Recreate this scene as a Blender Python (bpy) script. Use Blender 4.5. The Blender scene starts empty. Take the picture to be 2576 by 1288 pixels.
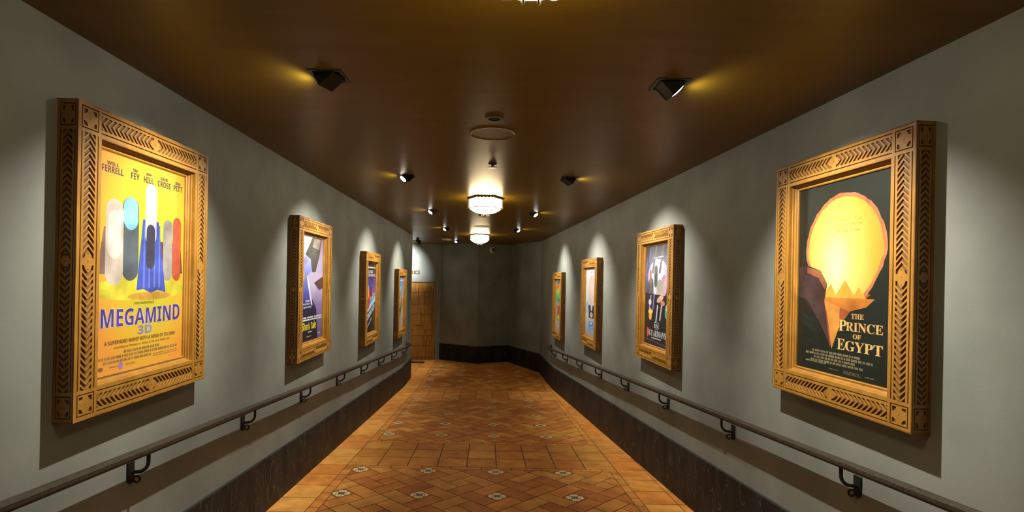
import bpy, bmesh, math, random
from mathutils import Vector, Matrix
random.seed(7)
D = bpy.data
COL = bpy.context.scene.collection
SC = bpy.context.scene

# ------------------------------------------------------------------ camera, world, exposure
EYE = 1.546                       # eye height over the floor at the camera (floor there = z 0)
FPX, CX, CY, ROLL = 1290.0, 1240.0, 705.0, 0.019
cam_d = D.cameras.new('camera'); cam = D.objects.new('camera', cam_d); COL.objects.link(cam)
cam_d.sensor_width = 36.0; cam_d.sensor_fit = 'HORIZONTAL'
cam_d.lens = FPX / 2576 * 36.0
cam_d.shift_x = (1288 - CX) / 2576
cam_d.shift_y = (CY - 644) / 2576
cam_d.clip_start = 0.05
cam.matrix_world = Matrix.Translation((0, 0, EYE)) @ Matrix.Rotation(math.pi/2, 4, 'X') @ Matrix.Rotation(ROLL, 4, 'Z')
SC.camera = cam
w = D.worlds.new('world'); SC.world = w; w.use_nodes = True
w.node_tree.nodes['Background'].inputs[0].default_value = (0.5, 0.45, 0.38, 1)
w.node_tree.nodes['Background'].inputs[1].default_value = 0.0
SC.view_settings.view_transform = 'Standard'
SC.view_settings.look = 'None'
SC.view_settings.gamma = 1
SC.view_settings.use_curve_mapping = False
SC.view_settings.exposure = 0.0
try:
    SC.cycles.max_bounces = 8; SC.cycles.diffuse_bounces = 5; SC.cycles.glossy_bounces = 3
    SC.cycles.sample_clamp_indirect = 4.0
    SC.cycles.use_denoising = True
except Exception:
    pass
# light strengths (the lamps themselves are made in their builders)
E_SPOT, E_SPILL, E_GLASS = 255.0, 4.2, 31.0
E_SIGN = 620.0
WARM = (1.0, 0.93, 0.81)
LAMPC = (1.0, 0.80, 0.52)

# ------------------------------------------------------------------ place geometry (metres)
ZC = EYE + 0.955                  # ceiling
def xl(y): return -1.661 - 0.0109*y        # left wall face
def xr(y): return 1.875 - 0.0589*y         # right wall face
LDIR = Vector((-0.0109, 1, 0)).normalized()
RDIR = Vector((-0.0589, 1, 0)).normalized()
RAMP, YE = 0.0618, 10.4
def zf(y): return -RAMP*min(y, YE)
ZLOW = zf(YE)
YL_END, YR_END, YB = 11.28, 12.3, -2.6
END = [(1.15, 12.3), (0.42, 13.87), (-0.39, 13.4), (-1.42, 14.0)]   # zig-zag far wall, right to left
DDIR = Vector((-0.927, -0.376, 0)).normalized()
DOORP = Vector((-1.42, 14.0, 0))
FARL = DOORP + DDIR*3.4

# ------------------------------------------------------------------ helpers
class MB:
    def __init__(s): s.v = []; s.f = []; s.m = []; s.a = []
    def face(s, pts, mat=0, att=0.0):
        n = len(s.v); s.v += [tuple(p) for p in pts]; s.f.append(list(range(n, n+len(pts)))); s.m.append(mat); s.a.append(att)
    def prism(s, poly, fn, h0, h1, mat=0, att=0.0, cap0=False, inset=0.0):
        """poly: 2-D points ccw; fn(p,q,h)->3-D."""
        a = 0.0; k = len(poly)
        for i in range(k):
            a += poly[i][0]*poly[(i+1) % k][1] - poly[(i+1) % k][0]*poly[i][1]
        if abs(a) < 1e-8: return
        if a < 0: poly = poly[::-1]
        n = len(s.v)
        lo = [fn(p, q, h0) for p, q in poly]; hi = [fn(p, q, h1) for p, q in poly]
        s.v += [tuple(x) for x in lo + hi]
        s.f.append([n+k+i for i in range(k)]); s.m.append(mat); s.a.append(att)
        for i in range(k):
            j = (i+1) % k
            s.f.append([n+i, n+j, n+k+j, n+k+i]); s.m.append(mat); s.a.append(att)
        if cap0: s.f.append([n+i for i in range(k-1, -1, -1)]); s.m.append(mat); s.a.append(att)
    def box(s, c, size, R=None, mat=0, att=0.0):
        c = Vector(c); hx, hy, hz = [q/2 for q in size]; R = R or Matrix.Identity(3)
        fn = lambda p, q, h: c + R @ Vector((p, q, h))
        s.prism([(-hx, -hy), (hx, -hy), (hx, hy), (-hx, hy)], fn, -hz, hz, mat, att, True)
    def tube(s, pts, r, n=10, mat=0, cap=True, sq=False):
        pts = [Vector(p) for p in pts]; rings = []
        up = None
        for i, p in enumerate(pts):
            t = (pts[min(i+1, len(pts)-1)] - pts[max(i-1, 0)]).normalized()
            if up is None:
                up = Vector((0, 0, 1)) if abs(t.z) < .9 else Vector((1, 0, 0))
            a = t.cross(up)
            if a.length < 1e-4: a = t.cross(Vector((0, 1, 0)))
            a.normalize(); b = a.cross(t).normalized(); up = b
            rr = r[i] if isinstance(r, (list, tuple)) else r
            base = len(s.v)
            for k in range(n):
                th = 2*math.pi*k/n + (math.pi/4 if sq else 0)
                s.v.append(tuple(p + (a*math.cos(th) + b*math.sin(th))*rr))
            rings.append(base)
        for i in range(len(rings)-1):
            for k in range(n):
                k2 = (k+1) % n
                s.f.append([rings[i]+k, rings[i]+k2, rings[i+1]+k2, rings[i+1]+k]); s.m.append(mat); s.a.append(0)
        if cap:
            s.f.append([rings[0]+k for k in range(n-1, -1, -1)]); s.m.append(mat); s.a.append(0)
            s.f.append([rings[-1]+k for k in range(n)]); s.m.append(mat); s.a.append(0)
    def lathe(s, prof, c, n=32, mat=0, R=None, squash=1.0):
        c = Vector(c); R = R or Matrix.Identity(3); base = len(s.v)
        for r, z in prof:
            for k in range(n):
                th = 2*math.pi*k/n
                s.v.append(tuple(c + R @ Vector((r*math.cos(th), r*math.sin(th), z))))
        for i in range(len(prof)-1):
            for k in range(n):
                k2 = (k+1) % n
                s.f.append([base+i*n+k, base+i*n+k2, base+(i+1)*n+k2, base+(i+1)*n+k]); s.m.append(mat); s.a.append(0)
    def build(s, name, mats, parent=None, att=False, smooth=False, bevel=0.0, fixn=True):
        me = D.meshes.new(name)
        me.from_pydata(s.v, [], s.f)
        if not isinstance(mats, (list, tuple)): mats = [mats]
        for m in mats: me.materials.append(m)
        me.polygons.foreach_set('material_index', s.m)
        if att:
            at = me.attributes.new('tint', 'FLOAT', 'FACE'); at.data.foreach_set('value', s.a)
        if fixn:
            bm = bmesh.new(); bm.from_mesh(me); bmesh.ops.recalc_face_normals(bm, faces=bm.faces); bm.to_mesh(me); bm.free()
        if smooth:
            me.polygons.foreach_set('use_smooth', [True]*len(me.polygons))
        me.update()
        o = D.objects.new(name, me); COL.objects.link(o)
        if parent: o.parent = parent
        if bevel:
            b = o.modifiers.new('bevel', 'BEVEL'); b.width = bevel; b.segments = 2; b.limit_method = 'ANGLE'
        if smooth:
            try:
                me.set_sharp_from_angle(angle=math.radians(40))
            except Exception: pass
        return o

def empty(name, loc, rz=0.0):
    o = D.objects.new(name, None); COL.objects.link(o); o.location = loc; o.rotation_euler = (0, 0, rz)
    o.empty_display_size = 0.1
    return o
def tag(o, label=None, cat=None, group=None, kind=None):
    if label: o['label'] = label
    if cat: o['category'] = cat
    if group: o['group'] = group
    if kind: o['kind'] = kind
    return o
def struct(o): o['kind'] = 'structure'; return o
def dup_tree(o, parent=None):
    c = o.copy(); COL.objects.link(c)
    if parent is not None: c.parent = parent
    for ch in [x for x in D.objects if x.parent == o]: dup_tree(ch, c)
    return c
def clip(poly, a, b, c):
    """keep a*x+b*y<=c"""
    out = []
    for i in range(len(poly)):
        p, q = poly[i], poly[(i+1) % len(poly)]
        dp, dq = a*p[0]+b*p[1]-c, a*q[0]+b*q[1]-c
        if dp <= 0: out.append(p)
        if (dp < 0 < dq) or (dq < 0 < dp):
            t = dp/(dp-dq); out.append((p[0]+(q[0]-p[0])*t, p[1]+(q[1]-p[1])*t))
    return out
def clip_rect(poly, x0, y0, x1, y1):
    for a, b, c in ((-1, 0, -x0), (1, 0, x1), (0, -1, -y0), (0, 1, y1)):
        if len(poly) < 3: return []
        poly = clip(poly, a, b, c)
    return poly if len(poly) >= 3 else []
def parea(poly):
    return abs(sum(poly[i][0]*poly[(i+1) % len(poly)][1] - poly[(i+1) % len(poly)][0]*poly[i][1] for i in range(len(poly))))/2

# ------------------------------------------------------------------ materials
def mat(name, col, rough=0.5, metal=0.0, emit=None, es=0.0, spec=None, coat=0.0):
    m = D.materials.new(name); m.use_nodes = True; b = m.node_tree.nodes['Principled BSDF']
    b.inputs['Base Color'].default_value = (*col, 1); b.inputs['Roughness'].default_value = rough
    b.inputs['Metallic'].default_value = metal
    if spec is not None: b.inputs['Specular IOR Level'].default_value = spec
    if emit: b.inputs['Emission Color'].default_value = (*emit, 1); b.inputs['Emission Strength'].default_value = es
    if coat: b.inputs['Coat Weight'].default_value = coat
    return m
def nd(m, t, **kw):
    n = m.node_tree.nodes.new(t)
    for k, v in kw.items():
        if k in n.inputs.keys() if hasattr(n.inputs, 'keys') else False: n.inputs[k].default_value = v
        else: setattr(n, k, v)
    return n
def ramp(m, stops):
    r = m.node_tree.nodes.new('ShaderNodeValToRGB'); e = r.color_ramp.elements
    e[0].position, e[0].color = stops[0][0], (*stops[0][1], 1)
    e[1].position, e[1].color = stops[-1][0], (*stops[-1][1], 1)
    for p, c in stops[1:-1]:
        x = e.new(p); x.color = (*c, 1)
    return r
def noisy(name, c1, c2, scale=(1, 1, 1), nscale=5.0, rough=0.6, detail=4.0, bump=0.0, bscale=60.0, lo=.35, hi=.65, spec=None, rough2=None):
    m = mat(name, c1, rough, spec=spec); t = m.node_tree; L = t.links; b = t.nodes['Principled BSDF']
    tc = t.nodes.new('ShaderNodeTexCoord'); mp = t.nodes.new('ShaderNodeMapping'); mp.inputs['Scale'].default_value = scale
    L.new(tc.outputs['Object'], mp.inputs['Vector'])
    n = t.nodes.new('ShaderNodeTexNoise'); n.inputs['Scale'].default_value = nscale; n.inputs['Detail'].default_value = detail
    L.new(mp.outputs[0], n.inputs['Vector'])
    r = ramp(m, [(lo, c1), (hi, c2)]); L.new(n.outputs['Fac'], r.inputs[0]); L.new(r.outputs[0], b.inputs['Base Color'])
    if rough2 is not None:
        mr = t.nodes.new('ShaderNodeMapRange'); mr.inputs['To Min'].default_value = rough; mr.inputs['To Max'].default_value = rough2
        L.new(n.outputs['Fac'], mr.inputs['Value']); L.new(mr.outputs[0], b.inputs['Roughness'])
    if bump:
        n2 = t.nodes.new('ShaderNodeTexNoise'); n2.inputs['Scale'].default_value = bscale; n2.inputs['Detail'].default_value = 3
        L.new(mp.outputs[0], n2.inputs['Vector'])
        bp = t.nodes.new('ShaderNodeBump'); bp.inputs['Strength'].default_value = bump; bp.inputs['Distance'].default_value = 0.003
        L.new(n2.outputs['Fac'], bp.inputs['Height']); L.new(bp.outputs[0], b.inputs['Normal'])
    return m

M_WALL = noisy('wall_paint', (0.154, 0.170, 0.150), (0.217, 0.234, 0.212), nscale=1.9, rough=0.62, detail=9, bump=0.10, bscale=110)
M_CEIL = noisy('ceiling_paint', (0.145, 0.086, 0.0045), (0.166, 0.100, 0.007), scale=(1, 6, 1), nscale=2.2, rough=0.36, bump=0.06, bscale=9, spec=0.2)
M_BLACK = mat('black_metal', (0.012, 0.012, 0.010), 0.5, 0.3)
M_BRONZE = noisy('dark_bronze', (0.018, 0.014, 0.009), (0.035, 0.027, 0.016), nscale=40, rough=0.45, bump=.2, bscale=200)
M_RAIL = noisy('rail_wood', (0.018, 0.015, 0.009), (0.060, 0.048, 0.030), scale=(1, 1, 1), nscale=90, rough=0.5, detail=6, lo=.3, hi=.75)
M_TRIM = mat('spot_trim', (0.045, 0.05, 0.035), 0.4, 0.5)
M_STEEL = mat('satin_steel', (0.5, 0.5, 0.48), 0.3, 0.8)
M_GROUT = mat('grout', (0.10, 0.05, 0.020), 0.8)
M_CREAM = mat('glazed_cream', (0.88, 0.76, 0.46), 0.3)
M_GLAZE = mat('glazed_dark_green', (0.035, 0.045, 0.022), 0.35)
M_GLAZER = mat('glazed_rust', (0.22, 0.08, 0.035), 0.35)
M_GOLD = mat('gold_letters', (0.16, 0.085, 0.03), 0.4, 0.3)
M_CASING = mat('door_casing_paint', (0.20, 0.21, 0.19), 0.5)
M_WHITEP = mat('white_plastic', (0.72, 0.66, 0.52), 0.4)
M_LENSB = mat('dark_lens', (0.01, 0.012, 0.01), 0.1)

# stone skirting: dark slate with thin pale veins
def stone():
    m = noisy('dark_slate', (0.011, 0.013, 0.013), (0.030, 0.028, 0.026), scale=(1, 2.2, .7), nscale=2.5, rough=0.5, detail=8, spec=.12)
    t = m.node_tree; L = t.links; b = t.nodes['Principled BSDF']
    tc = t.nodes.new('ShaderNodeTexCoord'); mp = t.nodes.new('ShaderNodeMapping'); mp.inputs['Scale'].default_value = (1, 1.6, .55)
    mp.inputs['Rotation'].default_value = (0.35, 0, 0)
    L.new(tc.outputs['Object'], mp.inputs['Vector'])
    n = t.nodes.new('ShaderNodeTexNoise'); n.inputs['Scale'].default_value = 4.2; n.inputs['Detail'].default_value = 3; L.new(mp.outputs[0], n.inputs['Vector'])
    sub = t.nodes.new('ShaderNodeMath'); sub.operation = 'SUBTRACT'; sub.inputs[1].default_value = .5; L.new(n.outputs['Fac'], sub.inputs[0])
    ab = t.nodes.new('ShaderNodeMath'); ab.operation = 'ABSOLUTE'; L.new(sub.outputs[0], ab.inputs[0])
    r = ramp(m, [(0.0, (.9, .9, .9)), (0.010, (0, 0, 0))]); L.new(ab.outputs[0], r.inputs[0])
    mix = t.nodes.new('ShaderNodeMix'); mix.data_type = 'RGBA'
    old = b.inputs['Base Color'].links[0].from_socket
    L.new(r.outputs[0], mix.inputs['Factor']); L.new(old, mix.inputs['A']); mix.inputs['B'].default_value = (.085, .075, .064, 1)
    L.new(mix.outputs['Result'], b.inputs['Base Color'])
    return m
M_STONE = stone()
M_CAP = mat('slate_edge', (0.085, 0.09, 0.088), 0.4)

def wood(name, stops, axis_scale=(9, 9, 1.2), rough=.42, bump=.15):
    m = mat(name, stops[0][1], rough); t = m.node_tree; L = t.links; b = t.nodes['Principled BSDF']
    tc = t.nodes.new('ShaderNodeTexCoord'); mp = t.nodes.new('ShaderNodeMapping'); mp.inputs['Scale'].default_value = axis_scale
    L.new(tc.outputs['Object'], mp.inputs['Vector'])
    n = t.nodes.new('ShaderNodeTexNoise'); n.inputs['Scale'].default_value = 3.5; n.inputs['Detail'].default_value = 7; n.inputs['Distortion'].default_value = .6
    L.new(mp.outputs[0], n.inputs['Vector'])
    r = ramp(m, stops); L.new(n.outputs['Fac'], r.inputs[0]); L.new(r.outputs[0], b.inputs['Base Color'])
    bp = t.nodes.new('ShaderNodeBump'); bp.inputs['Strength'].default_value = bump; bp.inputs['Distance'].default_value = .002
    L.new(n.outputs['Fac'], bp.inputs['Height']); L.new(bp.outputs[0], b.inputs['Normal'])
    return m
M_FRAME = wood('gilded_wood', [(.30, (0.25, 0.118, 0.016)), (.55, (0.31, 0.150, 0.022)), (.75, (0.37, 0.190, 0.034))], (6, 6, 2.5), .40)
M_FRAMED = wood('frame_ground', [(.3, (0.085, 0.036, 0.008)), (.7, (0.12, 0.055, 0.013))], (6, 6, 2.5), .6)
M_DOOR = wood('door_wood', [(.3, (0.17, 0.070, 0.010)), (.5, (0.28, 0.125, 0.020)), (.7, (0.38, 0.18, 0.032))], (7, 7, .5), .42)

def tile_mat():
    m = mat('terracotta', (0.4, .2, .08), .5, spec=.18); t = m.node_tree; L = t.links; b = t.nodes['Principled BSDF']
    at = t.nodes.new('ShaderNodeAttribute'); at.attribute_name = 'tint'
    r = ramp(m, [(0.0, (0.42, 0.140, 0.032)), (0.25, (0.52, 0.200, 0.042)), (0.45, (0.62, 0.30, 0.066)), (0.6, (0.64, 0.235, 0.045)), (0.8, (0.70, 0.305, 0.062)), (1.0, (0.76, 0.385, 0.090))])
    L.new(at.outputs['Fac'], r.inputs[0])
    tc = t.nodes.new('ShaderNodeTexCoord')
    n = t.nodes.new('ShaderNodeTexNoise'); n.inputs['Scale'].default_value = 7; n.inputs['Detail'].default_value = 8; L.new(tc.outputs['Object'], n.inputs['Vector'])
    r2 = ramp(m, [(.3, (.74, .72, .70)), (.7, (1.2, 1.22, 1.25))]); L.new(n.outputs['Fac'], r2.inputs[0])
    mx = t.nodes.new('ShaderNodeMix'); mx.data_type = 'RGBA'; mx.blend_type = 'MULTIPLY'; mx.inputs['Factor'].default_value = 1
    L.new(r.outputs[0], mx.inputs['A']); L.new(r2.outputs[0], mx.inputs['B']); L.new(mx.outputs['Result'], b.inputs['Base Color'])
    bp = t.nodes.new('ShaderNodeBump'); bp.inputs['Strength'].default_value = .35; bp.inputs['Distance'].default_value = .004
    L.new(n.outputs['Fac'], bp.inputs['Height']); L.new(bp.outputs[0], b.inputs['Normal'])
    return m
M_TILE = tile_mat()

# ------------------------------------------------------------------ floor
def build_floor():
    b = MB()
    # grout bed over the whole place: ramp then landing
    def quad(x0, x1, y0, y1):
        for ya, yb in ((y0, min(y1, YE)), (max(y0, YE), y1)):
            if yb > ya: b.face([(x0, ya, zf(ya)), (x1, ya, zf(ya)), (x1, yb, zf(yb)), (x0, yb, zf(yb))], 0)
    quad(-1.75, 2.1, YB, 14.7); quad(-4.75, -1.75, 11.2, 14.7)
    H = 0.003
    def P(s, t, h): return Vector((s - 0.0107*t, t, zf(t) + h))
    def ok(poly):   # inside walls?  clip against right wall and the zig-zag
        # right wall: x <= 1.875-0.0589 y -> s <= 1.875-0.0482 t
        poly = clip(poly, 1, 0.0482, 1.872)
        return poly
    def tile(poly, tint, gap=0.004, mt=1):
        poly = ok(poly)
        if len(poly) < 3 or parea(poly) < 2e-4: return
        a = sum(poly[i][0]*poly[(i+1) % len(poly)][1] - poly[(i+1) % len(poly)][0]*poly[i][1] for i in range(len(poly)))
        if a < 0: poly = poly[::-1]
        # split at the ramp's foot
        parts = [poly]
        if min(q[1] for q in poly) < YE < max(q[1] for q in poly):
            parts = [clip(poly, 0, 1, YE), clip(poly, 0, -1, -YE)]
        cx = sum(q[0] for q in poly)/len(poly); cy = sum(q[1] for q in poly)/len(poly)
        for pp in parts:
            if len(pp) < 3 or parea(pp) < 1e-4: continue
            # inset
            n = len(pp); ins = []
            for i in range(n):
                p0, p1, p2 = Vector(pp[i-1]), Vector(pp[i]), Vector(pp[(i+1) % n])
                e1 = (p1-p0); e2 = (p2-p1)
                if e1.length < 1e-5 or e2.length < 1e-5: continue
                e1.normalize(); e2.normalize()
                n1 = Vector((-e1.y, e1.x)); n2 = Vector((-e2.y, e2.x)); m_ = n1+n2
                if m_.length < 1e-3: continue
                m_.normalize(); k = gap/max(.35, m_.dot(n1)); q = p1 + m_*k; ins.append((q.x, q.y))
            if len(ins) >= 3 and parea(ins) > 5e-5: b.prism(ins, P, 0.0004, H, mt, tint)
    rnd = random.Random(3)
    def tb(lo=.0, hi=.55):   # field tints
        r = rnd.random()
        return min(1, lo + (hi-lo)*r + (0.10 if rnd.random() < .12 else 0))
    sL, sLo, sRo, sR = -1.354, -1.268, 1.307, 1.233
    yP0, yP1, BAND, PER = 2.018, 5.013, 1.045, 4.04
    # border columns (rows of 0.30 anchored on the band)
    t = 5.084 - 0.3003*26
    while t < 14.4:
        def brd(a, c, tint): tile([(a, t), (c, t), (c, t+.3003), (a, t+.3003)], tint)
        brd(-1.672, sL, .55 + .45*rnd.random())
        brd(sRo, 1.591, .45 + .42*rnd.random())
        brd(1.591, 1.9, .5 + .38*rnd.random())
        if t > 11.0:
            x = -1.672
            while x > -4.6:
                brd(x-.3, x, .3 + .5*rnd.random()); x -= .3
        t += .3003
    # panels
    g = 0.652/math.sqrt(2); wv = g/3
    for k in range(-1, 3):
        y0 = yP0 + PER*k; y1 = y0 + 2.995; bx0 = y1
        if y1 < 1.4: continue
        # side strips of bricks
        tt = y0
        while tt < y1 - .01:
            te = min(tt + .163, y1)
            tile([(sL, tt), (sLo, tt), (sLo, te), (sL, te)], .2+.5*rnd.random(), .0035)
            tile([(sR, tt), (sRo, tt), (sRo, te), (sR, te)], .2+.6*rnd.random(), .0035)
            tt = te
        # windmill paving at 45 degrees, flower tiles on alternate nodes
        cs, ct = 0.115, y0 + .322
        def rt(a, c): return (cs + (a - c)/math.sqrt(2), ct + (a + c)/math.sqrt(2))
        for i in range(-9, 12):
            for j in range(-9, 12):
                ca, cb = i*g, j*g
                x_, y_ = rt(ca, cb)
                if x_ < sLo-.6 or x_ > sR+.6 or y_ < y0-.6 or y_ > y1+.6: continue
                o = 1.5
                for (a0, b0, a1, b1) in ((0, 0, 2, 1), (2, 0, 3, 2), (1, 2, 3, 3), (0, 1, 1, 3), (1, 1, 2, 2)):
                    poly = [rt(ca+(p-o)*wv, cb+(q-o)*wv) for p, q in ((a0, b0), (a1, b0), (a1, b1), (a0, b1))]
                    poly = clip_rect(poly, sLo, y0, sR, y1)
                    if poly: tile(poly, tb(.02, .50), .0042)
                if (i + j) % 2 == 0 and sLo + .06 < x_ < sR - .06 and y0+.04 < y_ < y1-.04:
                    # flower inlay: four two-lobed cream petals, dark outline, rust heart
                    N = 64; R0 = .078
                    def rad(th, R):
                        c4 = abs(math.cos(2*th)); lob = 1 - .14*math.exp(-((((th+math.pi/4) % (math.pi/2))-math.pi/4)/.12)**2)
                        return R*(.52 + .48*c4**.55)*lob
                    fl = [(x_+rad(2*math.pi*q/N, R0)*math.cos(2*math.pi*q/N), y_+rad(2*math.pi*q/N, R0)*math.sin(2*math.pi*q/N)) for q in range(N)]
                    b.prism(fl, P, H, H+.0007, 2)
                    for q in range(4):
                        th = q*math.pi/2 + math.pi/4
                        px, py = x_+.036*math.cos(th), y_+.036*math.sin(th)
                        rr = .0090
                        b.prism([(px+rr*math.cos(z), py+rr*math.sin(z)) for z in [2*math.pi*e/10 for e in range(10)]], P, H+.0007, H+.0011, 3)
                        th = q*math.pi/2
                        for sg in (-1, 1):
                            px, py = x_+.044*math.cos(th)-sg*.011*math.sin(th), y_+.044*math.sin(th)+sg*.011*math.cos(th)
                            rr = .0065
                            b.prism([(px+rr*math.cos(z), py+rr*math.sin(z)) for z in [2*math.pi*e/8 for e in range(8)]], P, H+.0007, H+.0011, 3)
                    b.prism([(x_+.027*math.cos(z), y_+.027*math.sin(z)) for z in [2*math.pi*e/16 for e in range(16)]], P, H+.0007, H+.0012, 3)
                    b.prism([(x_+(.021 if e % 2 else .012)*math.cos(z), y_+(.021 if e % 2 else .012)*math.sin(z)) for e, z in [(e, 2*math.pi*e/16) for e in range(16)]], P, H+.0012, H+.0016, 4)
        # band of square tiles with narrow strips above and below
        s0 = sL; pt = (sRo - sL)/9
        for (ya, yb) in ((y1, y1+.071), (y1+.974, y1+BAND)):
            x = sL + (pt/2 if True else 0) - pt
            while x < sRo - .01:
                a, c = max(x, sL), min(x+pt, sRo)
                if c-a > .01: tile([(a, ya), (c, ya), (c, yb), (a, yb)], .1+.6*rnd.random(), .004)
                x += pt
        for r_ in range(3):
            ya = y1+.071+r_*.301
            for c_ in range(9):
                tile([(sL+c_*pt, ya), (sL+(c_+1)*pt, ya), (sL+(c_+1)*pt, ya+.301), (sL+c_*pt, ya+.301)], .18+.38*rnd.random(), .0055)
    o = b.build('floor', [M_GROUT, M_TILE, M_CREAM, M_GLAZE, M_GLAZER], att=True, fixn=False)
    return struct(o)
build_floor()

# ------------------------------------------------------------------ ceiling (with real openings for the recessed spots)
SPOTS = [  # x, y, side (-1 lights the left wall), head angle, label
    (-.796, 2.435, -1, 57, -22, 'nearest square recessed spotlight on the left, its lens turned away, light streak beside it'),
    (.829, 2.46, 1, 45, -2, 'nearest square recessed spotlight on the right, thin edge of its lens showing'),
    (-.818, 4.775, -1, 43, 34, 'second square spotlight on the left, white lens and grey bracket arm showing'),
    (.683, 4.745, 1, 59, -20, 'second square spotlight on the right, dark wedge with its lens turned away'),
    (-.853, 7.12, -1, 42, 36, 'third square spotlight on the left, level with the hexagonal lamp'),
    (.553, 7.20, 1, 41, 36, 'third square spotlight on the right, glowing oval lens over the right wall side'),
    (-.883, 9.53, -1, 41, 36, 'fourth square spotlight on the left, left of the far hexagonal lamp'),
    (.428, 9.52, 1, 41, 36, 'fourth square spotlight on the right, farthest down on the right side'),
    (-.90, 12.5, -1, 34, 60, 'farthest spotlight, small white dot by the far wall near the door'),
]
HOLE = 0.132
def build_ceiling():
    xs = sorted({-4.75, 2.2} | {x+s*HOLE/2 for x, *_ in SPOTS for s in (-1, 1)})
    ys = sorted({YB-.2, 14.9} | {s[1]+q*HOLE/2 for s in SPOTS for q in (-1, 1)})
    b = MB()
    for i in range(len(xs)-1):
        for j in range(len(ys)-1):
            mx, my = (xs[i]+xs[i+1])/2, (ys[j]+ys[j+1])/2
            if any(abs(mx-s[0]) < HOLE/2 and abs(my-s[1]) < HOLE/2 for s in SPOTS): continue
            b.face([(xs[i], ys[j], ZC), (xs[i], ys[j+1], ZC), (xs[i+1], ys[j+1], ZC), (xs[i+1], ys[j], ZC)])
    bm_o = b.build('ceiling', M_CEIL, fixn=False)
    bm = bmesh.new(); bm.from_mesh(bm_o.data); bmesh.ops.remove_doubles(bm, verts=bm.verts, dist=1e-5); bm.to_mesh(bm_o.data); bm.free()
    return struct(bm_o)
build_ceiling()

# ------------------------------------------------------------------ walls
def wall(name, p, q, thick, z0=-2.6, side=1, m=M_WALL):
    """face line p->q ; thickness to the side given by normal*side"""
    p, q = Vector(p).to_2d(), Vector(q).to_2d(); d = (q-p).normalized(); n = Vector((-d.y, d.x))*side*thick
    b = MB()
    fn = lambda x, y, h: Vector((x, y, h))
    b.prism([tuple(p), tuple(q), tuple(q+n), tuple(p+n)], fn, z0, ZC + .02, cap0=True)
    return struct(b.build(name, m))
wall('wall_left', (xl(YB), YB), (xl(YL_END), YL_END), .12, side=1)
wall('wall_right', (xr(YB), YB), (xr(YR_END), YR_END), .12, side=-1)
wall('wall_back', (-2.0, YB), (2.3, YB), .12, side=-1)
wall('wall_far_right', END[0], END[1], .12, side=-1)
wall('wall_far_middle', END[1], END[2], .12, side=-1)
wall('wall_far_left', END[2], END[3], .12, side=-1)
wall('wall_door', END[3], tuple(FARL.to_2d()), .12, side=-1)
wall('wall_alcove', (-4.55, 11.2), (-4.55, 13.2), .12, side=1)
wall('wall_return', (-1.92, YL_END-.13), (-4.6, YL_END-.13), .12, side=1)

# skirting
def skirting(name, pts, side, tops, thick=.02):
    """pts: list of (x,y) along the wall face; tops/bottoms follow the floor"""
    b = MB()
    for i in range(len(pts)-1):
        p, q = Vector(pts[i]), Vector(pts[i+1]); d = (q-p).normalized(); n = Vector((-d.y, d.x))*side*thick
        za, zb = tops[i], tops[i+1]
        ba, bb = zf(p.y)-.03, zf(q.y)-.03
        for (n_, dz0, dz1, mt) in ((n, 0, 0, 0), (n*.55, 0.0, .012, 1)):
            A = [Vector((p.x, p.y, ba)), Vector((q.x, q.y, bb)), Vector((q.x, q.y, zb+dz1)), Vector((p.x, p.y, za+dz1))]
            N = Vector((n_.x, n_.y, 0))
            B_ = [v+N for v in A]
            k = len(b.v); b.v += [tuple(v) for v in A+B_]
            for f in ([4, 5, 6, 7], [0, 1, 5, 4], [1, 2, 6, 5], [2, 3, 7, 6], [3, 0, 4, 7]):
                b.f.append([k+x for x in f]); b.m.append(mt); b.a.append(0)
    return struct(b.build(name, [M_STONE, M_CAP]))
def top(y): return max(zf(y) + .418, ZLOW+.418)
ysL = [YB, 0, 3, 6, 9, 10.1, 10.4, 10.7, YL_END+.02]
skirting('baseboard_left', [(xl(y), y) for y in ysL], -1, [zf(y)+.405 if y < 10.2 else ZLOW+.428 for y in ysL])
ysR = [YB, 0, 3, 6, 9, 10.4, 11, YR_END]
skirting('baseboard_right', [(xr(y), y) for y in ysR], 1, [zf(y)+.445 if y < 10.2 else ZLOW+.445 for y in ysR])
skirting('baseboard_left_end', [(xl(YL_END)+.02, YL_END), (xl(YL_END)-.14, YL_END)], -1, [ZLOW+.43]*2)
skirting('baseboard_far_right', [END[0], END[1]], 1, [ZLOW+.44]*2)
skirting('baseboard_far_middle', [END[1], END[2]], 1, [ZLOW+.44]*2)
skirting('baseboard_far_left', [END[2], END[3]], 1, [ZLOW+.44]*2)

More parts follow.
